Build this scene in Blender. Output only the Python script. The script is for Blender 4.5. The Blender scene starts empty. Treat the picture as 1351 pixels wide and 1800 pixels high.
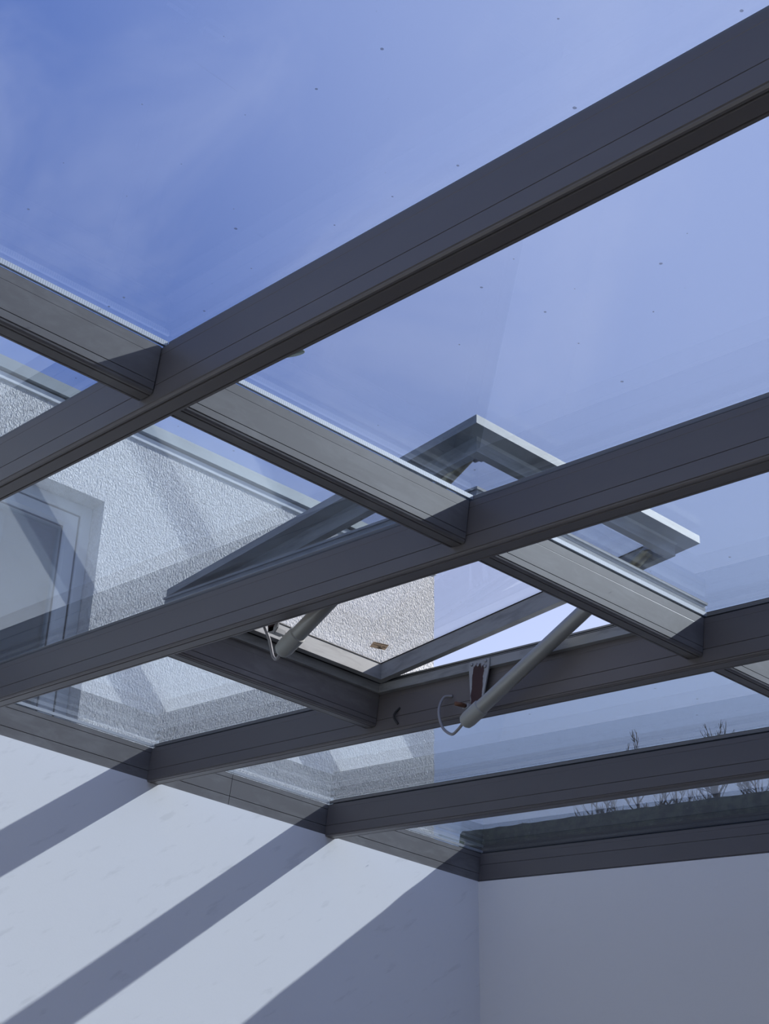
import bpy, bmesh, math, random
from mathutils import Vector, Matrix

sc = bpy.context.scene
COL = sc.collection
random.seed(7)

# ------------------------------------------------------------------ camera
EYE = 1.6                                   # height of the lens above the floor
RCW = [[0.7427199481, -0.6694013002, 0.0164005475],
       [0.3518756853, 0.3693434857, -0.8600981872],
       [0.5696934094, 0.6445830349, 0.5098648158]]   # world -> lens (right, down, forward)
FPX = 2752.413                              # focal length for a 1351 x 1800 frame
cam = bpy.data.cameras.new('camera')
cam.sensor_fit = 'VERTICAL'
cam.sensor_height = 36.0
cam.lens = FPX / 1800.0 * 36.0
cam.clip_start = 0.02
cam.clip_end = 400
camo = bpy.data.objects.new('camera', cam)
COL.objects.link(camo)
r0, r1, r2 = [Vector(v) for v in RCW]
mw = Matrix((r0, -r1, -r2)).transposed().to_4x4()
mw.translation = Vector((0, 0, EYE))
camo.matrix_world = mw
sc.camera = camo

# ------------------------------------------------------------------ light
SL = 0.1482487                              # roof pitch (rad)
D = 1.41                                    # lens to glass plane
CS, SN = math.cos(SL), math.sin(SL)
# direction of sunlight in roof axes (along ridge, up slope, normal)
LX, LS, LN = -1.231, 0.42, -1.0
SUN_DIR = Vector((LX, LS * CS - LN * SN, LS * SN + LN * CS)).normalized()
sun = bpy.data.lights.new('sun', 'SUN')
sun.energy = 6.9
sun.angle = math.radians(0.55)
sun.color = (1.0, 0.965, 0.92)
suno = bpy.data.objects.new('sun', sun)
COL.objects.link(suno)
suno.rotation_euler = SUN_DIR.to_track_quat('-Z', 'Y').to_euler()
suno.location = (8, -6, 12)

sc.view_settings.view_transform = 'Standard'
sc.view_settings.look = 'None'
sc.view_settings.gamma = 1.0
sc.view_settings.exposure = 0.0
sc.view_settings.use_curve_mapping = False
sc.cycles.max_bounces = 12
sc.cycles.transparent_max_bounces = 24
sc.cycles.glossy_bounces = 6


class NT:
    """short hand for building node trees"""
    def __init__(self, tree):
        self.t = tree
        self.n = tree.nodes
        self.n.clear()

    def node(self, kind, **kw):
        nd = self.n.new(kind)
        for k, v in kw.items():
            setattr(nd, k, v)
        return nd

    def link(self, a, b):
        self.t.links.new(a, b)

    def val(self, sock, v):
        if isinstance(v, bpy.types.NodeSocket):
            self.link(v, sock)
        else:
            sock.default_value = v

    def math(self, op, a, b=0.0, c=0.0, clamp=False):
        m = self.node('ShaderNodeMath', operation=op, use_clamp=clamp)
        self.val(m.inputs[0], a)
        self.val(m.inputs[1], b)
        self.val(m.inputs[2], c)
        return m.outputs[0]

    def mix(self, f, a, b):
        m = self.node('ShaderNodeMix', data_type='RGBA')
        self.val(m.inputs[0], f)
        self.val(m.inputs[6], a)
        self.val(m.inputs[7], b)
        return m.outputs[2]

    def noise(self, vec, scale, detail=3.0, rough=0.5, dist=0.0):
        n = self.node('ShaderNodeTexNoise')
        if vec is not None:
            self.link(vec, n.inputs['Vector'])
        n.inputs['Scale'].default_value = scale
        n.inputs['Detail'].default_value = detail
        n.inputs['Roughness'].default_value = rough
        n.inputs['Distortion'].default_value = dist
        return n.outputs[0]

    def ramp(self, fac, lo, hi, a=0.0, b=1.0):
        m = self.node('ShaderNodeMapRange', interpolation_type='SMOOTHSTEP')
        self.val(m.inputs[0], fac)
        m.inputs[1].default_value = lo
        m.inputs[2].default_value = hi
        m.inputs[3].default_value = a
        m.inputs[4].default_value = b
        return m.outputs[0]

    def scaled(self, vec, s):
        m = self.node('ShaderNodeMapping')
        self.link(vec, m.inputs[0])
        m.inputs[3].default_value = s
        return m.outputs[0]


def c4(c):
    return (c[0], c[1], c[2], 1.0)


# ---- the sky: clear blue, paler towards the sun and the horizon, thin high cloud
w = bpy.data.worlds.new('sky')
sc.world = w
w.use_nodes = True
k = NT(w.node_tree)
out = k.node('ShaderNodeOutputWorld')
bg = k.node('ShaderNodeBackground')
k.link(bg.outputs[0], out.inputs[0])
tc = k.node('ShaderNodeTexCoord')
dirv = tc.outputs['Generated']
dp = k.node('ShaderNodeVectorMath', operation='DOT_PRODUCT')
k.link(dirv, dp.inputs[0])
dp.inputs[1].default_value = -SUN_DIR
tosun = k.ramp(dp.outputs['Value'], 0.30, 0.70)
sep = k.node('ShaderNodeSeparateXYZ')
k.link(dirv, sep.inputs[0])
low = k.ramp(sep.outputs[2], 0.63, 0.36)
base = k.mix(tosun, c4((0.150, 0.250, 0.66)), c4((0.53, 0.60, 0.95)))
base = k.mix(k.math('MULTIPLY', low, 0.75), base, c4((0.66, 0.77, 1.06)))
wisp = k.noise(k.scaled(dirv, (2.4, 1.3, 2.0)), 2.6, 6.0, 0.6, 0.5)
wisp = k.ramp(wisp, 0.46, 0.78)
base = k.mix(k.math('MULTIPLY', wisp, 0.5), base, c4((0.66, 0.70, 1.0)))
k.link(base, bg.inputs[0])
bg.inputs[1].default_value = 1.04

# ------------------------------------------------------------------ materials
def new_mat(name):
    m = bpy.data.materials.new(name)
    m.use_nodes = True
    kk = NT(m.node_tree)
    o = kk.node('ShaderNodeOutputMaterial')
    return m, kk, o


def principled(name, col, rough=0.5, metal=0.0, spec=0.5, var=0.0, vscale=6.0, vcol=None,
               bump=0.0, bscale=60.0, stretch=(1, 1, 1)):
    m, kk, o = new_mat(name)
    p = kk.node('ShaderNodeBsdfPrincipled')
    kk.link(p.outputs[0], o.inputs[0])
    p.inputs['Roughness'].default_value = rough
    p.inputs['Metallic'].default_value = metal
    p.inputs['Specular IOR Level'].default_value = spec
    t = kk.node('ShaderNodeTexCoord').outputs['Object']
    if var > 0:
        nz = kk.ramp(kk.noise(kk.scaled(t, stretch), vscale, 5.0, 0.6, 0.4), 0.42, 0.72)
        f = kk.math('MULTIPLY', nz, var)
        kk.link(kk.mix(f, c4(col), c4(vcol or [c * 0.6 for c in col])), p.inputs['Base Color'])
    else:
        p.inputs['Base Color'].default_value = c4(col)
    if bump > 0:
        b = kk.node('ShaderNodeBump')
        b.inputs['Strength'].default_value = 1.0
        b.inputs['Distance'].default_value = bump
        kk.link(kk.noise(t, bscale, 4.0, 0.6), b.inputs['Height'])
        kk.link(b.outputs[0], p.inputs['Normal'])
    return m


M_FRAME = principled('anthracite_aluminium', (0.116, 0.106, 0.105), 0.42, 0.0, 0.5, 0.25, 3.0,
                     (0.140, 0.129, 0.127), stretch=(4, 1, 4))
M_PLATE = principled('anthracite_aluminium_water_marked', (0.120, 0.114, 0.116), 0.45, 0.0, 0.5, 0.7, 7.0,
                     (0.185, 0.182, 0.184), stretch=(1, 2, 3))
M_SASH = principled('weathered_grey_aluminium', (0.27, 0.28, 0.285), 0.5, 0.0, 0.5, 0.8, 9.0,
                    (0.16, 0.165, 0.17), stretch=(1, 1, 5))
M_SEAL = principled('black_rubber', (0.012, 0.012, 0.013), 0.6)
M_TUBE = principled('satin_grey_tube', (0.30, 0.31, 0.295), 0.38, 0.25, 0.5)
M_CAP = principled('grey_plastic_cap', (0.32, 0.33, 0.31), 0.5)
M_ROD = principled('brass_rod', (0.34, 0.29, 0.16), 0.3, 0.8)
M_CABLE = principled('grey_cable_sheath', (0.24, 0.24, 0.25), 0.5)
M_BOLT = principled('rusty_bolt', (0.13, 0.06, 0.035), 0.5, 0.3)
M_STEEL = principled('zinc_plated_steel', (0.36, 0.36, 0.37), 0.4, 0.6)
def make_paper():
    m, kk, o = new_mat('beige_paper_label')
    d = kk.node('ShaderNodeBsdfDiffuse')
    t = kk.node('ShaderNodeBsdfTranslucent')
    for n_ in (d, t):
        n_.inputs[0].default_value = (0.62, 0.54, 0.44, 1)
    mx = kk.node('ShaderNodeMixShader')
    mx.inputs[0].default_value = 0.5
    kk.link(d.outputs[0], mx.inputs[1])
    kk.link(t.outputs[0], mx.inputs[2])
    kk.link(mx.outputs[0], o.inputs[0])
    return m


M_LABEL = make_paper()
M_INK = principled('label_ink', (0.035, 0.03, 0.028), 0.8)
M_LEAF = principled('dry_leaf', (0.30, 0.32, 0.22), 0.8, var=0.6, vscale=60)
M_FLOOR = principled('brown_floor_boards', (0.17, 0.125, 0.09), 0.5, var=0.4, vscale=2.0)
M_GROUND = principled('rough_grass', (0.09, 0.11, 0.05), 0.9, var=0.6, vscale=0.5)
M_BARK = principled('bare_bark', (0.055, 0.045, 0.038), 0.9)
M_WOODWHITE = principled('white_window_frame', (0.55, 0.57, 0.58), 0.4)
M_CURTAIN = principled('white_curtain', (0.62, 0.64, 0.68), 0.9)
M_FLASH = principled('grey_metal_flashing', (0.24, 0.27, 0.28), 0.45, 0.3, var=0.4, vscale=4)
M_SMOOTH = principled('smooth_white_render', (0.62, 0.64, 0.66), 0.8)
M_DARK = principled('dark_glass', (0.015, 0.016, 0.018), 0.05)
M_DOOR = principled('dark_door_paint', (0.022, 0.022, 0.024), 0.6)
M_ROOM = principled('dim_room_paint', (0.25, 0.25, 0.25), 0.9)


def make_spacer():
    m, kk, o = new_mat('perforated_spacer_aluminium')
    p = kk.node('ShaderNodeBsdfPrincipled')
    kk.link(p.outputs[0], o.inputs[0])
    p.inputs['Metallic'].default_value = 0.35
    p.inputs['Roughness'].default_value = 0.4
    t = kk.node('ShaderNodeTexCoord').outputs['Object']
    s = kk.node('ShaderNodeSeparateXYZ')
    kk.link(t, s.inputs[0])
    u = kk.math('ADD', s.outputs[0], s.outputs[1])
    fr = kk.math('FRACT', kk.math('MULTIPLY', u, 210.0))
    dot = kk.math('LESS_THAN', kk.math('ABSOLUTE', kk.math('SUBTRACT', fr, 0.5)), 0.2)
    kk.link(kk.mix(dot, c4((0.60, 0.62, 0.64)), c4((0.42, 0.44, 0.47))), p.inputs['Base Color'])
    return m


M_SPACER = make_spacer()
M_SPACER2 = principled('bronze_spacer_aluminium', (0.20, 0.18, 0.155), 0.45, 0.3)


def make_rust():
    m, kk, o = new_mat('steel_with_red_brown_primer')
    p = kk.node('ShaderNodeBsdfPrincipled')
    kk.link(p.outputs[0], o.inputs[0])
    p.inputs['Roughness'].default_value = 0.55
    t = kk.node('ShaderNodeTexCoord').outputs['Generated']
    s = kk.node('ShaderNodeSeparateXYZ')
    kk.link(t, s.inputs[0])
    nz = kk.noise(t, 5.0, 5.0, 0.65)
    a = kk.math('ABSOLUTE', kk.math('SUBTRACT', s.outputs[1], 0.50))
    b = kk.math('ABSOLUTE', kk.math('SUBTRACT', s.outputs[2], 0.50))
    d = kk.math('MAXIMUM', kk.math('MULTIPLY', a, 1.5), b)
    d = kk.math('ADD', d, kk.math('MULTIPLY', kk.math('SUBTRACT', nz, 0.5), 0.35))
    f = kk.ramp(d, 0.42, 0.37)
    kk.link(kk.mix(f, c4((0.30, 0.31, 0.32)), c4((0.034, 0.007, 0.006))), p.inputs['Base Color'])
    return m


M_RUST = make_rust()


def make_glass(name, tint, dirt):
    """one sheet pack: clear transmission with a tint, mirror reflection by Fresnel, specks of dirt"""
    m, kk, o = new_mat(name)
    g = kk.node('ShaderNodeNewGeometry')
    d = kk.node('ShaderNodeVectorMath', operation='DOT_PRODUCT')
    kk.link(g.outputs['Normal'], d.inputs[0])
    kk.link(g.outputs['Incoming'], d.inputs[1])
    cosv = kk.math('ABSOLUTE', d.outputs['Value'])
    sch = kk.math('POWER', kk.math('SUBTRACT', 1.0, cosv, clamp=True), 4.3)
    R = kk.math('MULTIPLY_ADD', sch, 0.969, 0.031)
    R2 = kk.math('DIVIDE', kk.math('MULTIPLY', R, 2.0), kk.math('ADD', R, 1.0), clamp=True)
    tr = kk.node('ShaderNodeBsdfTransparent')
    tr.inputs[0].default_value = c4([c ** 0.5 for c in tint])
    gl = kk.node('ShaderNodeBsdfGlossy')
    gl.inputs['Color'].default_value = (0.97, 0.99, 1, 1)
    gl.inputs['Roughness'].default_value = 0.0
    mx = kk.node('ShaderNodeMixShader')
    kk.link(R2, mx.inputs[0])
    kk.link(tr.outputs[0], mx.inputs[1])
    kk.link(gl.outputs[0], mx.inputs[2])
    last = mx.outputs[0]
    if dirt > 0:
        pos = g.outputs['Position']
        vo = kk.node('ShaderNodeTexVoronoi', voronoi_dimensions='2D')
        kk.link(pos, vo.inputs['Vector'])
        vo.inputs['Scale'].default_value = 8.0
        vo.inputs['Randomness'].default_value = 1.0
        sepc = kk.node('ShaderNodeSeparateColor')
        kk.link(vo.outputs['Color'], sepc.inputs[0])
        size = kk.math('MULTIPLY', kk.math('POWER', sepc.outputs[0], 2.5), 0.026)
        wob = kk.math('MULTIPLY', kk.math('SUBTRACT', kk.noise(pos, 160, 2.0), 0.5), 0.016)
        speck = kk.math('LESS_THAN', kk.math('ADD', vo.outputs['Distance'], wob), size)
        smear = kk.noise(kk.scaled(pos, (1, 5, 3)), 3.0, 6.0, 0.7, 1.2)
        smear = kk.ramp(smear, 0.69, 0.78, 0.0, 0.20)
        f = kk.math('ADD', kk.math('MULTIPLY', speck, 0.75), smear)
        f = kk.math('MULTIPLY', f, dirt, clamp=True)
        df = kk.node('ShaderNodeBsdfDiffuse')
        kk.link(kk.mix(sepc.outputs[1], c4((0.05, 0.045, 0.04)), c4((0.40, 0.40, 0.38))), df.inputs[0])
        m2 = kk.node('ShaderNodeMixShader')
        kk.link(f, m2.inputs[0])
        kk.link(last, m2.inputs[1])
        kk.link(df.outputs[0], m2.inputs[2])
        last = m2.outputs[0]
    kk.link(last, o.inputs[0])
    return m


M_GLASS = make_glass('tinted_roof_glass', (0.650, 0.745, 0.840), 0.7)
M_GLASS_CLEAN = make_glass('tinted_roof_glass_underside', (0.650, 0.745, 0.840), 0.0)
M_SASHGLASS = make_glass('clear_sash_glass', (0.95, 0.955, 0.965), 0.7)
M_SASHGLASS_CLEAN = make_glass('clear_sash_glass_underside', (0.95, 0.955, 0.965), 0.0)
M_WINGLASS = make_glass('window_glass', (0.62, 0.70, 0.76), 0.0)


def make_plaster(name, col, smudge):
    m, kk, o = new_mat(name)
    p = kk.node('ShaderNodeBsdfPrincipled')
    kk.link(p.outputs[0], o.inputs[0])
    p.inputs['Roughness'].default_value = 0.85
    p.inputs['Specular IOR Level'].default_value = 0.2
    t = kk.node('ShaderNodeTexCoord').outputs['Object']
    rotm = kk.node('ShaderNodeMapping')
    kk.link(t, rotm.inputs[0])
    rotm.inputs[2].default_value = (0, 0.60, 0)
    nz = kk.noise(kk.scaled(rotm.outputs[0], (5.0, 5.0, 22.0)), 1.3, 4.0, 0.55)
    f = kk.ramp(nz, 0.60, 0.72, 0.0, smudge)
    n2 = kk.noise(t, 1.1, 2.0)
    f2 = kk.ramp(n2, 0.3, 0.75, 0.0, 0.10)
    c = kk.mix(f, c4(col), c4([v * 0.72 for v in col]))
    c = kk.mix(f2, c, c4([v * 0.9 for v in col]))
    kk.link(c, p.inputs['Base Color'])
    b = kk.node('ShaderNodeBump')
    b.inputs['Distance'].default_value = 0.00012
    kk.link(kk.noise(t, 140.0, 3.0), b.inputs['Height'])
    kk.link(b.outputs[0], p.inputs['Normal'])
    return m


M_PLASTER = make_plaster('smooth_white_plaster', (0.74, 0.735, 0.74), 0.32)
M_PLASTER2 = make_plaster('smooth_white_plaster_right', (0.76, 0.745, 0.73), 0.06)


def make_stucco():
    m, kk, o = new_mat('rough_white_stucco')
    p = kk.node('ShaderNodeBsdfPrincipled')
    kk.link(p.outputs[0], o.inputs[0])
    p.inputs['Roughness'].default_value = 0.95
    p.inputs['Specular IOR Level'].default_value = 0.1
    t = kk.node('ShaderNodeTexCoord').outputs['Object']
    a = kk.noise(kk.scaled(t, (1.25, 1, 0.85)), 105.0, 3.0, 0.6, 0.5)
    v = kk.node('ShaderNodeTexVoronoi', feature='SMOOTH_F1')
    kk.link(kk.scaled(t, (1.25, 1, 0.85)), v.inputs['Vector'])
    v.inputs['Scale'].default_value = 120.0
    h = kk.math('SUBTRACT', a, kk.math('MULTIPLY', v.outputs['Distance'], 0.45))
    b = kk.node('ShaderNodeBump')
    b.inputs['Strength'].default_value = 1.0
    b.inputs['Distance'].default_value = 0.019
    kk.link(h, b.inputs['Height'])
    kk.link(b.outputs[0], p.inputs['Normal'])
    kk.link(kk.mix(kk.ramp(kk.noise(t, 40.0, 3.0), 0.3, 0.7), c4((0.70, 0.692, 0.678)), c4((0.84, 0.832, 0.818))),
            p.inputs['Base Color'])
    return m


M_STUCCO = make_stucco()


def make_moss():
    m, kk, o = new_mat('mossy_stone')
    p = kk.node('ShaderNodeBsdfPrincipled')
    kk.link(p.outputs[0], o.inputs[0])
    p.inputs['Roughness'].default_value = 0.95
    t = kk.node('ShaderNodeTexCoord').outputs['Object']
    nz = kk.noise(t, 26.0, 6.0, 0.7)
    c = kk.mix(kk.ramp(nz, 0.38, 0.66), c4((0.045, 0.055, 0.045)), c4((0.17, 0.19, 0.12)))
    sp = kk.noise(kk.scaled(t, (1, 0.55, 2.2)), 70.0, 3.0, 0.6)
    big = kk.ramp(kk.noise(t, 2.2, 2.0), 0.38, 0.58)
    f = kk.math('MULTIPLY', kk.ramp(sp, 0.66, 0.70), big)
    c = kk.mix(f, c, c4((0.62, 0.62, 0.55)))
    kk.link(c, p.inputs['Base Color'])
    b = kk.node('ShaderNodeBump')
    b.inputs['Distance'].default_value = 0.01
    kk.link(nz, b.inputs['Height'])
    kk.link(b.outputs[0], p.inputs['Normal'])
    return m


M_MOSS = make_moss()


# ------------------------------------------------------------------ mesh helpers
def obj(name, verts, faces, mat, parent=None, smooth=False):
    me = bpy.data.meshes.new(name)
    me.from_pydata([tuple(v) for v in verts], [], faces)
    me.validate()
    bm = bmesh.new()
    bm.from_mesh(me)
    bmesh.ops.recalc_face_normals(bm, faces=bm.faces)
    bm.to_mesh(me)
    bm.free()
    if smooth:
        for p in me.polygons:
            p.use_smooth = True
    if mat is not None:
        me.materials.append(mat)
    o = bpy.data.objects.new(name, me)
    COL.objects.link(o)
    o.parent = parent
    return o


def empty(name, loc=(0, 0, 0), rot=(0, 0, 0), parent=None):
    o = bpy.data.objects.new(name, None)
    o.empty_display_size = 0.1
    COL.objects.link(o)
    o.location = loc
    o.rotation_euler = rot
    o.parent = parent
    return o


def tag(o, label, cat, group=None, kind=None):
    o['label'] = label
    o['category'] = cat
    if group:
        o['group'] = group
    if kind:
        o['kind'] = kind
    return o


class MB:
    def __init__(self):
        self.v = []
        self.f = []

    def add(self, verts, faces):
        b = len(self.v)
        self.v += [tuple(v) for v in verts]
        self.f += [tuple(i + b for i in f) for f in faces]
        return self

    def box(self, x0, x1, y0, y1, z0, z1):
        vs = [(x, y, z) for x in (x0, x1) for y in (y0, y1) for z in (z0, z1)]
        fs = [(0, 1, 3, 2), (4, 6, 7, 5), (0, 4, 5, 1), (2, 3, 7, 6), (0, 2, 6, 4), (1, 5, 7, 3)]
        return self.add(vs, fs)

    def prism(self, poly, a0, a1, axis):
        """poly: closed polygon in the two remaining axes (cyclic order), extruded from a0 to a1"""
        n = len(poly)

        def pt(p, a):
            if axis == 'x':
                return (a, p[0], p[1])
            if axis == 'y':
                return (p[0], a, p[1])
            return (p[0], p[1], a)
        vs = [pt(p, a0) for p in poly] + [pt(p, a1) for p in poly]
        fs = [tuple(range(n)), tuple(range(n, 2 * n))]
        fs += [(i, (i + 1) % n, n + (i + 1) % n, n + i) for i in range(n)]
        return self.add(vs, fs)

    def ring(self, prof, x0, x1, y0, y1):
        """mitred rectangular frame; prof: closed polygon of (inset from outside, height)"""
        n = len(prof)
        vs = []
        for cx_, cy_ in ((0, 0), (1, 0), (1, 1), (0, 1)):
            for d, h in prof:
                vs.append((x0 + d if cx_ == 0 else x1 - d, y0 + d if cy_ == 0 else y1 - d, h))
        fs = []
        for c in range(4):
            c2 = (c + 1) % 4
            for i in range(n):
                j = (i + 1) % n
                fs.append((c * n + i, c * n + j, c2 * n + j, c2 * n + i))
        return self.add(vs, fs)

    def tube(self, pts, rad, seg=12, caps=True):
        pts = [Vector(p) for p in pts]
        if not isinstance(rad, (list, tuple)):
            rad = [rad] * len(pts)
        b = len(self.v)
        prev = None
        for i, p in enumerate(pts):
            t = (pts[min(i + 1, len(pts) - 1)] - pts[max(i - 1, 0)]).normalized()
            if prev is None:
                up = Vector((0, 0, 1)) if abs(t.z) < 0.9 else Vector((1, 0, 0))
                u = t.cross(up).normalized()
            else:
                u = (prev - t * prev.dot(t)).normalized()
            prev = u
            w_ = t.cross(u)
            for s in range(seg):
                a = 2 * math.pi * s / seg
                self.v.append(tuple(p + (u * math.cos(a) + w_ * math.sin(a)) * rad[i]))
        for i in range(len(pts) - 1):
            for s in range(seg):
                s2 = (s + 1) % seg
                self.f.append((b + i * seg + s, b + i * seg + s2, b + (i + 1) * seg + s2, b + (i + 1) * seg + s))
        if caps:
            self.f.append(tuple(b + s for s in range(seg)))
            e = b + (len(pts) - 1) * seg
            self.f.append(tuple(e + s for s in range(seg)))
        return self

    def build(self, name, mat, parent=None, smooth=False):
        return obj(name, self.v, self.f, mat, parent, smooth)


def smooth_by_angle(o, deg=35):
    me = o.data
    for p in me.polygons:
        p.use_smooth = True
    bm = bmesh.new()
    bm.from_mesh(me)
    for e in bm.edges:
        if len(e.link_faces) == 2 and e.calc_face_angle(0) > math.radians(deg):
            e.smooth = False
    bm.to_mesh(me)
    bm.free()
    return o


def zroof(y, n):
    """height above the floor of the plane at normal offset n from the glass underside, at depth y"""
    return EYE + math.tan(SL) * (y + (D + n) * SN) + (D + n) * CS


ROOF_LOC = (0.0, -SN * D, EYE + CS * D)
ROOF_ROT = (SL, 0, 0)

# ------------------------------------------------------------------ roof layout (along ridge, up slope, normal)
XR = [-1.161, -0.362, 0.437, 1.236, 2.033, 2.832, 3.646]   # near face of each rafter
WR = 0.0514                                                 # rafter width
XP = 4.468                                                  # edge plate on the right wall
S_LO = -1.60
S1 = 2.258                                                  # cross bar running through every bay
S2 = 3.455                                                  # trimmer above the vent
S3 = 4.676                                                  # plate against the house wall
WB = 0.050
YW = 4.431                                                  # face of the house-side wall

# ------------------------------------------------------------------ structure
fl = tag(MB().box(-1.4, 5.0, -2.1, 4.9, -0.12, 0.0).build('floor', M_FLOOR),
         'plain brown floor below the glass roof', 'floor', kind='structure')
gr = tag(MB().box(-60, 90, -60, 90, -0.40, -0.13).build('ground', M_GROUND),
         'rough grass ground outside around the house', 'ground', kind='structure')

wb = MB().prism([(YW, 0), (YW, EYE + 1.9725), (4.489, EYE + 1.9812), (4.489, EYE + 2.045), (4.775, EYE + 2.06), (4.775, 0)],
                -1.4, 4.466, 'x').build('wall_back', M_PLASTER)
tag(wb, 'smooth white wall striped with slanting rafter shadows', 'wall', kind='structure')

wr = MB()
for (xa, xb, ya, yb, n_) in ((4.466, 4.5215, -1.9, 4.489, -0.1150), (4.5225, 4.86, -1.9, 4.58, 0.044)):
    vs = []
    for x in (xa, xb):
        for y in (ya, yb):
            vs += [(x, y, 0.0), (x, y, zroof(y, n_))]
    wr.add(vs, [(0, 1, 3, 2), (4, 6, 7, 5), (0, 4, 5, 1), (2, 3, 7, 6), (0, 2, 6, 4), (1, 5, 7, 3)])
wr = wr.build('wall_right', M_PLASTER2)
tag(wr, 'plain white wall in shade at lower right', 'wall', kind='structure')

wl = MB()
vs = []
for x in (-1.4, -1.17):
    for y in (-1.9, YW - 0.002):
        vs += [(x, y, 0.0), (x, y, zroof(y, -0.125))]
wl.add(vs, [(0, 1, 3, 2), (4, 6, 7, 5), (0, 4, 5, 1), (2, 3, 7, 6), (0, 2, 6, 4), (1, 5, 7, 3)])
wl = wl.build('wall_left', M_PLASTER2)
tag(wl, 'plain white wall on the left, out of the picture', 'wall', kind='structure')
wf = MB().box(-1.165, 4.46, -2.06, -1.86, 0.0, zroof(-1.86, -0.16)).build('wall_front', M_PLASTER2)
tag(wf, 'plain white wall behind the viewer', 'wall', kind='structure')

# mossy coping along the right wall, irregular upper edge
cop = MB()
random.seed(21)
NSEG = 150
X0c, X1c = 4.506, 4.86
s0c, s1c = -1.9, 4.855
rows = []
for i in range(NSEG + 1):
    s = s0c + (s1c - s0c) * i / NSEG
    j = random.uniform(-0.0025, 0.0025)
    e = random.uniform(-0.002, 0.002)
    q = [(X0c + 0.004 + e * 0.6, s, 0.0465), (X0c + e, s, 0.058), (X0c + 0.002 + e, s, 0.108 + j),
         (X0c + 0.008, s, 0.1205 + j), (X0c + 0.05, s, 0.124 + j), (X1c, s, 0.122), (X1c, s, 0.0465)]
    if i == NSEG:
        q = [(a, b - (0.006 if (c > 0.11) else 0), c) for a, b, c in q]
    rows.append(q)
m_ = len(rows[0])
cv = [p for r in rows for p in r]
cf = []
for i in range(NSEG):
    for j in range(m_):
        cf.append((i * m_ + j, i * m_ + (j + 1) % m_, (i + 1) * m_ + (j + 1) % m_, (i + 1) * m_ + j))
cf += [tuple(range(m_)), tuple(NSEG * m_ + j for j in range(m_))]
coping = obj('coping', cv, cf, M_MOSS, wr)
coping.location = ROOF_LOC
coping.rotation_euler = ROOF_ROT
coping['label'] = 'dark mossy stone coping with pale lichen specks'

fls = MB().box(4.5045, 4.5215, -1.8, 4.845, 0.0020, 0.0440).build('coping_shade_strip', M_SEAL, wr)  # black strip standing in for the shade under the coping
fls.location = ROOF_LOC
fls.rotation_euler = ROOF_ROT

# unseen dark door added on the house-side wall to darken reflections in the near panes
door = empty('added_dark_door', (2.20, YW, 0.0))
tag(door, 'unseen dark glazed folding door, added to darken reflections in the near panes', 'door', kind='structure')
dm = MB()
dm.box(-1.81, -1.75, -0.022, -0.002, 0.001, 2.30).box(1.75, 1.81, -0.022, -0.002, 0.001, 2.30).box(-1.7495, 1.7495, -0.022, -0.002, 2.225, 2.30)
dm.build('door_frame', M_DOOR, door)
for q_ in range(4):
    xa, xb = -1.746 + q_ * 0.8735, -1.746 + q_ * 0.8735 + 0.8705
    lf_ = MB().box(xa, xa + 0.07, -0.018, -0.003, 0.004, 2.22).box(xb - 0.07, xb, -0.018, -0.003, 0.004, 2.22)
    lf_.box(xa + 0.0705, xb - 0.0705, -0.018, -0.003, 0.004, 0.20).box(xa + 0.0705, xb - 0.0705, -0.018, -0.003, 2.15, 2.22)
    lf_ = lf_.build('door_leaf', M_DOOR, door)
    MB().box(xa + 0.071, xb - 0.071, -0.012, -0.005, 0.201, 2.149).build('dark_pane', M_DARK, lf_)
    if q_ in (1, 2):
        sx = -1 if q_ == 1 else 1
        MB().tube([(sx * 0.035, -0.019, 1.05), (sx * 0.035, -0.055, 1.05), (sx * 0.14, -0.055, 1.05)], 0.009, 10).build('door_handle', M_STEEL, lf_, True)

# ------------------------------------------------------------------ the glass roof
roof = empty('ceiling', ROOF_LOC, ROOF_ROT)
tag(roof, 'sloping glass roof on dark grey aluminium rafters and cross bars', 'glass roof', kind='structure')


def bar_profile(w_, hf, hb, grooves):
    """outline (across, normal) of a glazing bar with grooved sides and a beaded underside"""
    left = [(0.0, 0.0)]
    for g, depth, half in grooves:
        left += [(0.0, -g + half), (depth, -g), (0.0, -g - half)]
    left += [(0.0, -hf + 0.0012), (0.0022, -hf), (0.0010, -hf - 0.0012),
             (0.0016, -hf - (hb - hf) * 0.55), (0.0042, -hb), (0.0088, -hb), (0.0100, -hb + 0.0045), (0.0118, -hb + 0.0045),
             (0.0128, -hb - 0.0004)]
    right = [(w_ - a, b) for a, b in reversed(left)]
    return left + right


P_RAFTER = bar_profile(WR, 0.1150, 0.1206, ((0.0165, 0.0006, 0.0008), (0.080, 0.0030, 0.0009)))
P_PURLIN = bar_profile(WB, 0.0905, 0.0985, ((0.0205, 0.0003, 0.0008), (0.0745, 0.0030, 0.0008)))

for i, x in enumerate(XR):
    o = MB().prism([(x + a, b) for a, b in P_RAFTER], S_LO, S3 - 0.0012, 'y').build('rafter', M_FRAME, roof)
    MB().box(x + 0.004, x + WR - 0.004, S_LO, S3, 0.0003, 0.0030).box(
        x + WR / 2 - 0.0035, x + WR / 2 + 0.0035, S_LO, S3, 0.0034, 0.0262).build('seal', M_SEAL, o)

# edge plate on the right wall
pp = bar_profile(0.053, 0.1100, 0.1145, ((0.0135, 0.0006, 0.0008), (0.0460, 0.0025, 0.0009)))
o = MB().prism([(XP + a, b) for a, b in pp], S_LO, S3 - 0.0012, 'y').build('edge_plate', M_FRAME, roof)
MB().box(XP + 0.006, XP + 0.03, S_LO, S3, 0.0003, 0.0030).build('seal', M_SEAL, o)

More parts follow.
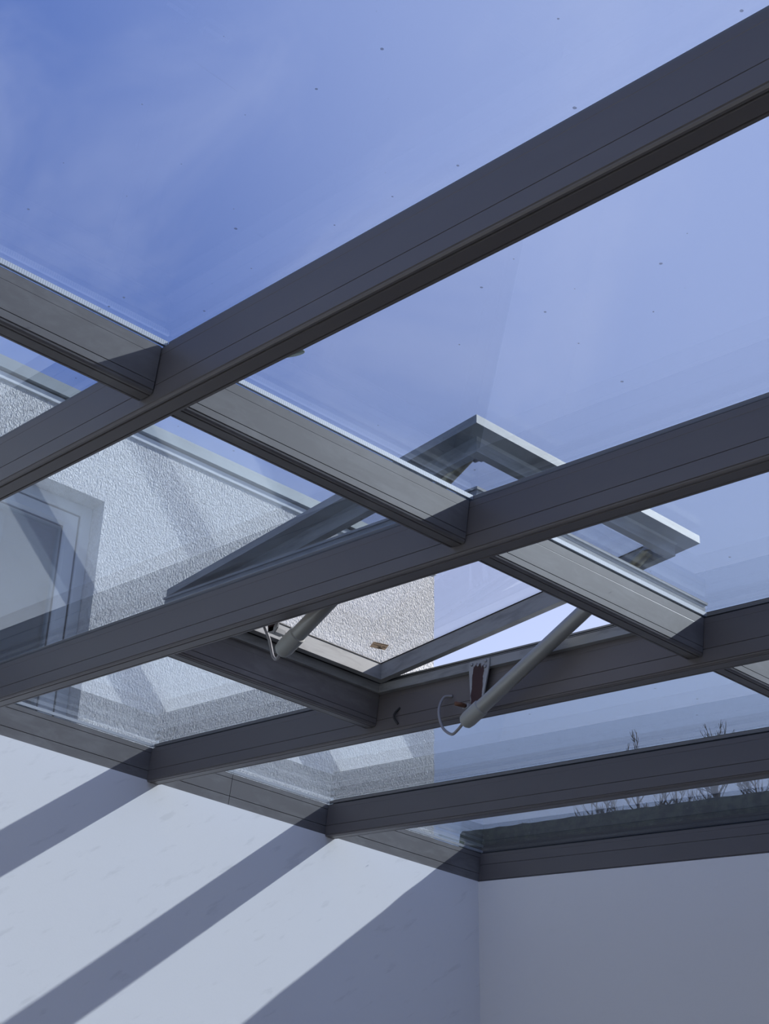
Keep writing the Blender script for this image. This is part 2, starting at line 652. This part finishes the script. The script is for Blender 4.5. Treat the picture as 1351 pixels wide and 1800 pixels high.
# plate along the house wall, in two lengths with a butt joint
plp = [(0, 0), (0, -0.0155), (0.003, -0.0165), (0, -0.0175), (0, -0.0795), (0.0035, -0.0807), (0, -0.0819), (0, -0.1125),
       (0.054, -0.1125), (0.054, 0)]
for xa, xb in ((-1.161, 3.188), (3.190, 4.520)):
    o = MB().prism([(S3 + a, b) for a, b in plp], xa, xb, 'x').build('wall_plate', M_PLATE, roof)
    MB().box(xa, xb, S3 + 0.006, S3 + 0.03, 0.0003, 0.0030).build('seal', M_SEAL, o)

# cross bars between the rafters
ENDS = XR + [XP]


def purlin(x0, x1, s):
    o = MB().prism([(s + a, b) for a, b in P_PURLIN], x0 + WR + 0.0022, x1 - 0.0022, 'x').build('cross_bar', M_PLATE, roof)
    MB().box(x0 + WR + 0.003, x1 - 0.003, s + 0.004, s + WB - 0.004, 0.0003, 0.0030).build('seal', M_SEAL, o)


for i in range(len(XR)):
    purlin(ENDS[i], ENDS[i + 1], S1)
    purlin(ENDS[i], ENDS[i + 1], S_LO + 0.002)
purlin(XR[4], XR[5], S2)

# insulated glass units, each with its four spacer bars
GZ0, GZ1 = 0.0034, 0.0274


def dirty_top(o, dirty):
    """dirt and water marks lie on the weather side of the glass only"""
    o.data.materials.append(dirty)
    top = max(v.co.z for v in o.data.vertices)
    for p in o.data.polygons:
        if all(abs(o.data.vertices[i].co.z - top) < 1e-5 for i in p.vertices):
            p.material_index = 1
    return o


def pane(x0, x1, s0, s1, gz0=GZ0, gz1=GZ1, ends=(0.009, 0.016), right=None):
    p = dirty_top(MB().box(x0, x1, s0, s1, gz0, gz1).build('glass_pane', M_GLASS_CLEAN, roof), M_GLASS)
    a, b = ends
    za, zb = gz0 + 0.0070, gz1 - 0.0070
    MB().box(x0 + a, x1 - a, s1 - b, s1 - a, za, zb).build('spacer_bar', M_SPACER, p)
    MB().box(x0 + a, x1 - a, s0 + a, s0 + b, za, zb).build('spacer_bar', M_SPACER, p)
    a2, b2 = 0.002, 0.008
    MB().box(x0 + a2, x0 + b2, s0 + b + .0005, s1 - b - .0005, za, zb).build('spacer_bar', M_SPACER2, p)
    MB().box(x1 - b2, x1 - a2, s0 + b + .0005, s1 - b - .0005, za, zb).build('spacer_bar', right or M_SPACER2, p)
    return p


for i in range(len(XR)):
    xa = ENDS[i] + WR / 2 + 0.004
    xb = ENDS[i + 1] + WR / 2 - 0.004 if i < len(XR) - 1 else XP + 0.034
    rt = M_SEAL if i == len(XR) - 1 else None
    if i == 4:
        pane(xa, xb, S_LO, S1 + 0.0145, ends=(0.002, 0.009))
        pane(xa, xb, S2 + 0.034, S3 + 0.030)
    else:
        pane(xa, xb, S_LO, S1 + WB / 2 - 0.003, right=rt)
        pane(xa, xb, S1 + WB / 2 + 0.003, S3 + 0.030, right=rt)

# ------------------------------------------------------------------ the opening roof vent
vent = empty('roof_vent', ROOF_LOC, ROOF_ROT)
tag(vent, 'hinged glass roof vent propped open in the middle of the roof', 'roof window')
bx0, bx1, bs0, bs1 = 2.0635, 2.8530, 2.2735, 3.4800
base_prof = [(0, 0.0032), (0, 0.0435), (-0.004, 0.0445), (-0.004, 0.0505), (0.014, 0.0505), (0.014, 0.037), (0.024, 0.037), (0.024, 0.0265), (0.0375, 0.0265),
             (0.0375, -0.0005), (0.021, -0.0005), (0.021, 0.0032)]
base = MB().ring(base_prof, bx0, bx1, bs0, bs1).build('base_frame', M_SASH, vent)
MB().ring([(0.025, 0.0268), (0.025, 0.0305), (0.0335, 0.0305), (0.0335, 0.0268)], bx0, bx1, bs0, bs1).build('seal', M_SEAL, base)
MB().ring([(0.015, 0.0373), (0.015, 0.0412), (0.0225, 0.0412), (0.0225, 0.0373)], bx0, bx1, bs0, bs1).build('seal', M_SEAL, base)

PHI = math.radians(7.9)
LEN = 1.190
sash_prof = [(0, 0.0355), (0, 0.0575), (0.030, 0.0575), (0.030, 0.0530), (0.065, 0.0530), (0.065, 0.0), (0.045, 0.0), (0.045, 0.0300),
             (0.039, 0.0355)]
sx0, sx1 = 2.0625, 2.8525
sash = MB().ring(sash_prof, sx0, sx1, -LEN, 0.0).build('sash', M_SASH, vent)
sash.location = (0, 3.470, 0.0170)
sash.rotation_euler = (-PHI, 0, 0)
sp = MB().box(sx0 + 0.033, sx1 - 0.033, -LEN + 0.033, -0.033, 0.0535, 0.0680).build('glass_pane', M_SASHGLASS_CLEAN, sash)
dirty_top(sp, M_SASHGLASS)
MB().ring([(0.0615, 0.0500), (0.0615, 0.0527), (0.0668, 0.0527), (0.0668, 0.0500)], sx0, sx1, -LEN, 0).build('seal', M_SEAL, sash)
# paper label stuck to the inside of the glass near the hinge corner, with its printed lines
lz = 0.0529
lab = obj('sticker', [(2.6885, -0.1246, lz), (2.6740, -0.1584, lz), (2.7206, -0.1726, lz), (2.7356, -0.1388, lz),
                      (2.6885, -0.1246, lz + .0004), (2.6740, -0.1584, lz + .0004), (2.7206, -0.1726, lz + .0004), (2.7356, -0.1388, lz + .0004)],
          [(0, 1, 2, 3), (4, 5, 6, 7), (0, 1, 5, 4), (1, 2, 6, 5), (2, 3, 7, 6), (3, 0, 4, 7)], M_LABEL, sash)
lab['label'] = 'small beige printed sticker on the glass'


def lpt(u, v):      # u along the long side, v across
    a = Vector((2.6885, -0.1246)).lerp(Vector((2.7356, -0.1388)), u)
    b = Vector((2.6740, -0.1584)).lerp(Vector((2.7206, -0.1726)), u)
    c = a.lerp(b, v)
    return c


for (u0, u1, v0, v1) in ((0.12, 0.95, 0.88, 0.95), (0.10, 0.62, 0.52, 0.58), (0.42, 0.62, 0.34, 0.42), (0.50, 0.78, 0.20, 0.30),
                         (0.44, 0.74, 0.06, 0.15), (0.70, 0.90, 0.44, 0.54)):
    q = [lpt(u0, v0), lpt(u1, v0), lpt(u1, v1), lpt(u0, v1)]
    z0, z1 = lz - 0.0003, lz - 0.00005
    vs = [(p.x, p.y, z) for z in (z0, z1) for p in q]
    o = obj('printed_line', vs, [(0, 1, 2, 3), (4, 5, 6, 7), (0, 1, 5, 4), (1, 2, 6, 5), (2, 3, 7, 6), (3, 0, 4, 7)], M_INK, lab)
    o.parent = sash      # keep to three levels
# hinges under the upper rail
for hx in (2.20, 2.70):
    hb_ = MB().tube([(hx - 0.03, 3.4735, 0.0500), (hx + 0.03, 3.4735, 0.0500)], 0.0035, 10).build('hinge', M_STEEL, vent, True)


# ------------------------------------------------------------------ spindle motors that hold the vent open
def actuator(xc, side, label, cable):
    """xc: centre line; side: +1 bracket on the rafter to the right, -1 to the left"""
    a = empty('vent_actuator', ROOF_LOC, ROOF_ROT)
    tag(a, label, 'actuator', 'motors holding the roof vent open')
    p0 = Vector((xc, 3.000, -0.1585))
    p1 = Vector((xc, 2.385, 0.1990))
    ax = (p1 - p0).normalized()

    def at(t):
        return p0 + ax * t
    L = (p1 - p0).length
    tb = MB().tube([at(0.045), at(0.535)], 0.0200, 28).build('tube', M_TUBE, a)
    smooth_by_angle(tb)
    cp = MB().tube([at(-0.020), at(-0.014), at(0.0), at(0.050), at(0.052)], [0.0150, 0.0205, 0.0230, 0.0232, 0.0205], 28).build('end_cap', M_CAP, a)
    smooth_by_angle(cp)
    cl = MB().tube([at(0.535), at(0.537), at(0.556), at(0.558)], [0.0175, 0.0222, 0.0222, 0.0175], 28).build('collar', M_CAP, a)
    smooth_by_angle(cl)
    rd = MB().tube([at(0.558), at(L - 0.012)], 0.0145, 20).build('rod', M_ROD, a)
    smooth_by_angle(rd)
    # fork and pin at the free rail of the sash
    fk = MB().box(xc - 0.017, xc + 0.017, 2.358, 2.372, 0.178, 0.222)
    fk.box(xc - 0.022, xc - 0.0155, 2.360, 2.398, 0.186, 0.214).box(xc + 0.0155, xc + 0.022, 2.360, 2.398, 0.186, 0.214)
    fk = fk.build('sash_bracket', M_STEEL, a)
    pin = MB().tube([(xc - 0.026, 2.386, 0.199), (xc + 0.026, 2.386, 0.199)], 0.004, 10).build('pin', M_STEEL, fk, True)
    # tapered bracket plate screwed to the frame
    xw = 2.8150 if side > 0 else 2.1010           # face of the vent lining
    t0, t1 = (xw - 0.0042, xw - 0.0004) if side > 0 else (xw + 0.0004, xw + 0.0042)
    poly = [(2.978, 0.0245), (3.055, 0.0245), (3.056, 0.006), (3.034, -0.105), (3.024, -0.128), (3.004, -0.132), (2.992, -0.118), (2.976, 0.004)]
    bk = MB().prism(poly, t0, t1, 'x').build('bracket', M_RUST, a)
    bk['label'] = 'tapered steel bracket with red-brown paint'
    for (ss, nn) in ((3.044, 0.014), (3.018, 0.008), (2.990, 0.016), (2.990, 0.000)):
        xs_ = t0 if side > 0 else t1
        MB().tube([(xs_, ss, nn), (xs_ - side * 0.004, ss, nn)], [0.0048, 0.0036], 10).build('screw', M_STEEL, bk, True)
    # pivot arm from the bracket foot to the end cap
    pv = at(0.012)
    arm = MB().box(min(t0, xc), max(t1, xc), 3.008, 3.030, -0.125, -0.113).build('pivot_arm', M_RUST, a)
    kn = MB().tube([(xc - side * 0.002, 3.019, -0.119), (xc - side * 0.030, 3.028, -0.119)], 0.0065, 12).build('pivot_bolt', M_BOLT, a, True)
    # the cable
    cb = MB().tube(cable, 0.0040, 10).build('cable', M_CABLE, a, True)
    return a


def spline(pts, n=10):
    pts = [Vector(p) for p in pts]
    out_ = []
    for i in range(len(pts) - 1):
        p0 = pts[max(i - 1, 0)]
        p1, p2 = pts[i], pts[i + 1]
        p3 = pts[min(i + 2, len(pts) - 1)]
        for j in range(n):
            t = j / n
            out_.append(0.5 * ((2 * p1) + (p2 - p0) * t + (2 * p0 - 5 * p1 + 4 * p2 - p3) * t * t + (3 * p1 - p0 - 3 * p2 + p3) * t ** 3))
    out_.append(pts[-1])
    return out_


actuator(2.777, 1, 'grey tubular vent motor against the middle rafter, cable looping to a hole', spline(
    [(2.8312, 3.1352, -0.0564), (2.815, 3.150, -0.062), (2.800, 3.149, -0.092), (2.791, 3.136, -0.128), (2.789, 3.112, -0.166), (2.786, 3.072, -0.189),
     (2.781, 3.044, -0.182), (2.777, 3.021, -0.168)]))
actuator(2.140, -1, 'grey tubular vent motor half hidden behind the rafter beside the house', spline(
    [(2.0870, 3.052, -0.085), (2.105, 3.056, -0.100), (2.130, 3.060, -0.128), (2.140, 3.059, -0.150), (2.140, 3.046, -0.173), (2.140, 3.030, -0.184),
     (2.140, 3.018, -0.172)]))

# black cable loop poking from the rafter
loop = MB().tube([(-0.009 * math.sin(math.pi * i / 16), 0.013 * math.sin(math.pi * i / 16), -0.050 * i / 16) for i in range(17)], 0.0034, 8)
lo = loop.build('cable_stub', M_SEAL, None, True)
lo.location = Vector(ROOF_LOC) + Matrix.Rotation(SL, 3, 'X') @ Vector((2.8322, 3.356, -0.0555))
lo.rotation_euler = ROOF_ROT
tag(lo, 'short curved black cable stub on the middle rafter below the vent', 'cable')

# dry leaf lying on the glass beside the second rafter
leaf = MB()
lv = []
for i in range(9):
    t = i / 8
    wid = 0.026 * math.sin(math.pi * (t ** 0.8)) + 0.001
    for sgn in (-1, 0, 1):
        lv.append((sgn * wid, (t - 0.5) * 0.105, 0.003 + 0.012 * (abs(sgn) * wid / 0.02) + 0.010 * (t - 0.5) ** 2))
lf = []
for i in range(8):
    for j in range(2):
        lf.append((i * 3 + j, i * 3 + j + 1, (i + 1) * 3 + j + 1, (i + 1) * 3 + j))
lfo = obj('leaf', lv, lf, M_LEAF)
sm = lfo.modifiers.new('thick', 'SOLIDIFY')
sm.thickness = 0.0012
lfo.location = Vector(ROOF_LOC) + Matrix.Rotation(SL, 3, 'X') @ Vector((1.424, 2.150, 0.0285))
lfo.rotation_euler = (SL, 0, 0.35)
tag(lfo, 'small dry leaf lying on the glass beside the nearest rafter', 'leaf')

# ------------------------------------------------------------------ the house behind
YH = 4.78
HX0, HX1 = -3.5, 4.552
HTOP = EYE + 3.566
house = empty('house', (0.5, YH, 0.0))
tag(house, 'white rough stuccoed house wall rising behind the glass roof', 'house')


def hobj(mb, name, mat, parent=None):
    o = mb.build(name, mat, parent or house)
    if parent is None:
        for v in o.data.vertices:
            v.co -= Vector((0.5, YH, 0.0))
    return o


wx0, wx1, wz0, wz1 = 1.10, 2.7285, EYE + 2.12, EYE + 3.2165
TH = 0.16
hw = MB()
# front wall as one skin with an opening; right edge slightly uneven like the stucco
random.seed(5)
NZ = 130
edge = [(HX1 + random.uniform(-0.0035, 0.0035), i) for i in range(NZ + 1)]
fv, ff = [], []
xs_ = [HX0, wx0, wx1, HX1]
zs_ = [0.0, wz0, wz1, HTOP]
for yy in (YH, YH + TH):
    for z in zs_:
        for x in xs_:
            fv.append((x, yy, z))


def vid(side, zi, xi):
    return side * 16 + zi * 4 + xi


for side in (0, 1):
    for zi in range(3):
        for xi in range(2):
            if zi == 1 and xi == 1:
                continue
            ff.append((vid(side, zi, xi), vid(side, zi, xi + 1), vid(side, zi + 1, xi + 1), vid(side, zi + 1, xi)))
# reveals
for (a, b) in (((1, 1), (1, 2)), ((1, 2), (2, 2)), ((2, 2), (2, 1)), ((2, 1), (1, 1))):
    ff.append((vid(0, *a), vid(0, *b), vid(1, *b), vid(1, *a)))
hw.add(fv, ff)
# right hand strip with the uneven corner
ev = []
for i in range(NZ + 1):
    z = HTOP * i / NZ
    ev += [(wx1, YH, z), (edge[i][0] - 0.004, YH, z), (edge[i][0], YH + 0.004, z), (HX1, YH + 2.5, z)]
ef = []
for i in range(NZ):
    for j in range(3):
        ef.append((i * 4 + j, i * 4 + j + 1, (i + 1) * 4 + j + 1, (i + 1) * 4 + j))
hw.add(ev, ef)
hobj(hw, 'wall', M_STUCCO)
hobj(MB().box(HX0, HX0 + 0.2, YH + 0.17, YH + 5.0, 0, HTOP).box(HX0, HX1, YH + 5.0, YH + 5.2, 0, HTOP).box(
    HX1 - 0.02, HX1 - 0.005, YH + 0.17, YH + 5.0, 0, HTOP), 'side_walls', M_SMOOTH)
hobj(MB().box(HX0, HX1 + 0.01, YH + 0.02, YH + 5.2, HTOP + 0.001, HTOP + 0.03), 'roof_slab', M_SMOOTH)
# parapet: smooth band, dark gap, metal flashing
hobj(MB().box(HX0, HX1 + 0.004, YH - 0.010, YH + 0.019, HTOP - 0.004, HTOP + 0.026), 'parapet_band', M_SMOOTH)
hobj(MB().box(HX0, HX1 + 0.008, YH - 0.026, YH + 0.30, HTOP + 0.034, HTOP + 0.088), 'parapet_flashing', M_FLASH)

# the window: frame, casement, pane, curtain
wy = YH + 0.085
win = hobj(MB().ring([(0, 0), (0, 0.07), (0.052, 0.07), (0.052, 0.012), (0.040, 0.0)], wx0 + .002, wx1 - .002, wz0 + .002, wz1 - .002), 'window', M_WOODWHITE)


def stand(o, y):
    """turn a frame built flat in x-y upright into the x-z plane at depth y"""
    for v in o.data.vertices:
        x, a, h = v.co
        v.co = (x, y + h, a)
    o.data.update()


for v in win.data.vertices:      # undo the house offset, then stand it up
    v.co += Vector((0.5, YH, 0.0))
stand(win, wy)
for v in win.data.vertices:
    v.co -= Vector((0.5, YH, 0.0))
cas = MB().ring([(0.053, 0.006), (0.053, 0.06), (0.118, 0.06), (0.118, 0.018), (0.100, 0.006)], wx0, wx1, wz0, wz1).build('casement', M_WOODWHITE, win)
stand(cas, wy)
for v in cas.data.vertices:
    v.co -= Vector((0.5, YH, 0.0))
pg = MB().box(wx0 + 0.11 - 0.5, wx1 - 0.11 - 0.5, wy + 0.030 - YH, wy + 0.046 - YH, wz0 + 0.11, wz1 - 0.11).build('pane', M_WINGLASS, win)
cu = []
NC = 60
for i in range(NC + 1):
    t = i / NC
    x = wx0 + 0.03 + (wx1 - wx0 - 0.32) * t
    y = wy + 0.20 + 0.022 * math.sin(t * 55 + 1.5 * math.sin(t * 13))
    cu += [(x - 0.5, y - YH, wz0 - 0.2), (x - 0.5, y - YH, wz1 + 0.1)]
cf = [(2 * i, 2 * i + 2, 2 * i + 3, 2 * i + 1) for i in range(NC)]
cuo = obj('curtain', cu, cf, M_CURTAIN, win, True)
cuo.modifiers.new('thick', 'SOLIDIFY').thickness = 0.002
for d0 in (0.0505, 0.1165):
    sl_ = MB().ring([(d0, 0.0), (d0, 0.004), (d0 + 0.006, 0.004), (d0 + 0.006, 0.0)], wx0, wx1, wz0, wz1).build('gasket', M_SEAL, win)
    stand(sl_, wy + (0.004 if d0 < 0.1 else 0.013))
    for v in sl_.data.vertices:
        v.co -= Vector((0.5, YH, 0.0))
hobj(MB().box(wx0 - 0.03, wx1 + 0.03, YH - 0.05, YH - 0.0005, wz0 - 0.035, wz0 - 0.004), 'window_sill', M_FLASH)


# ------------------------------------------------------------------ bare trees beyond the right wall
def tree(dx, dy, dist, slope_top, crown, seed, label, dens=1.0):
    rnd = random.Random(seed)
    base_p = Vector((dx * dist, dy * dist, -0.13))
    H = EYE + slope_top * dist + 0.13
    t = empty('bare_tree', base_p)
    tag(t, label, 'tree', 'bare trees beyond the right wall')
    pts = []
    TH_ = H - 0.45
    for i in range(9):
        f = i / 8
        pts.append(Vector((0.10 * math.sin(3 * f + seed) - 0.10 * math.sin(3 + seed), 0.10 * math.cos(2.3 * f + seed) - 0.10 * math.cos(2.3 + seed), TH_ * f)))
    MB().tube(pts, [0.15 * (1 - f / 8) ** 0.8 + 0.012 for f in range(9)], 7).build('trunk', M_BARK, t, True)
    br = MB()

    def grow(p, d, ln, r, lvl):
        n_ = 4
        path = [p]
        q = p.copy()
        dd = d.copy()
        for _ in range(n_):
            dd = (dd + Vector((rnd.uniform(-.18, .18), rnd.uniform(-.18, .18), rnd.uniform(0.0, .18)))).normalized()
            q = q + dd * ln / n_
            path.append(q.copy())
        br.tube(path, [r * (1 - 0.5 * i / n_) for i in range(n_ + 1)], 3, caps=False)
        if lvl < 3:
            for _ in range(rnd.choice((4, 5, 6))):
                i = rnd.randint(1, n_)
                nd = (dd + Vector((rnd.uniform(-1, 1), rnd.uniform(-1, 1), rnd.uniform(-.1, .7))) * 0.6).normalized()
                grow(path[i], nd, ln * rnd.uniform(0.4, 0.62), max(r * 0.6, 0.0070), lvl + 1)
    for i in range(int(38 * dens)):
        z = rnd.uniform(0.30, 1.0) ** 0.5
        f = min(z, 0.999)
        j = min(int(f * 8), 7)
        p = pts[j].lerp(pts[j + 1], f * 8 - j)
        a = rnd.uniform(0, 2 * math.pi)
        ln = crown * (1.0 - f) + 0.42 * rnd.uniform(0.7, 1.3)
        grow(p, Vector((math.cos(a), math.sin(a), rnd.uniform(0.45, 1.4))).normalized(), ln, 0.010 + 0.03 * (1 - f), 1)
    b_ = br.build('branches', M_BARK, t)
    b_['kind'] = 'stuff'
    return t


tree(0.7806, 0.6250, 22.0, 0.405, 2.2, 3, 'bare tree whose top shows highest above the lowest rafter')
tree(0.8120, 0.5837, 26.0, 0.421, 2.2, 11, 'bare tree top just above the lowest rafter near the right edge')
tree(0.7640, 0.6450, 29.5, 0.371, 2.4, 5, 'low bare tree behind the mossy coping, left of the others')
tree(0.7960, 0.6055, 34.5, 0.397, 2.4, 8, 'bare tree between the two tallest tree tops')
tree(0.8260, 0.5636, 30.5, 0.393, 2.4, 14, 'bare tree behind the mossy coping at the right edge')
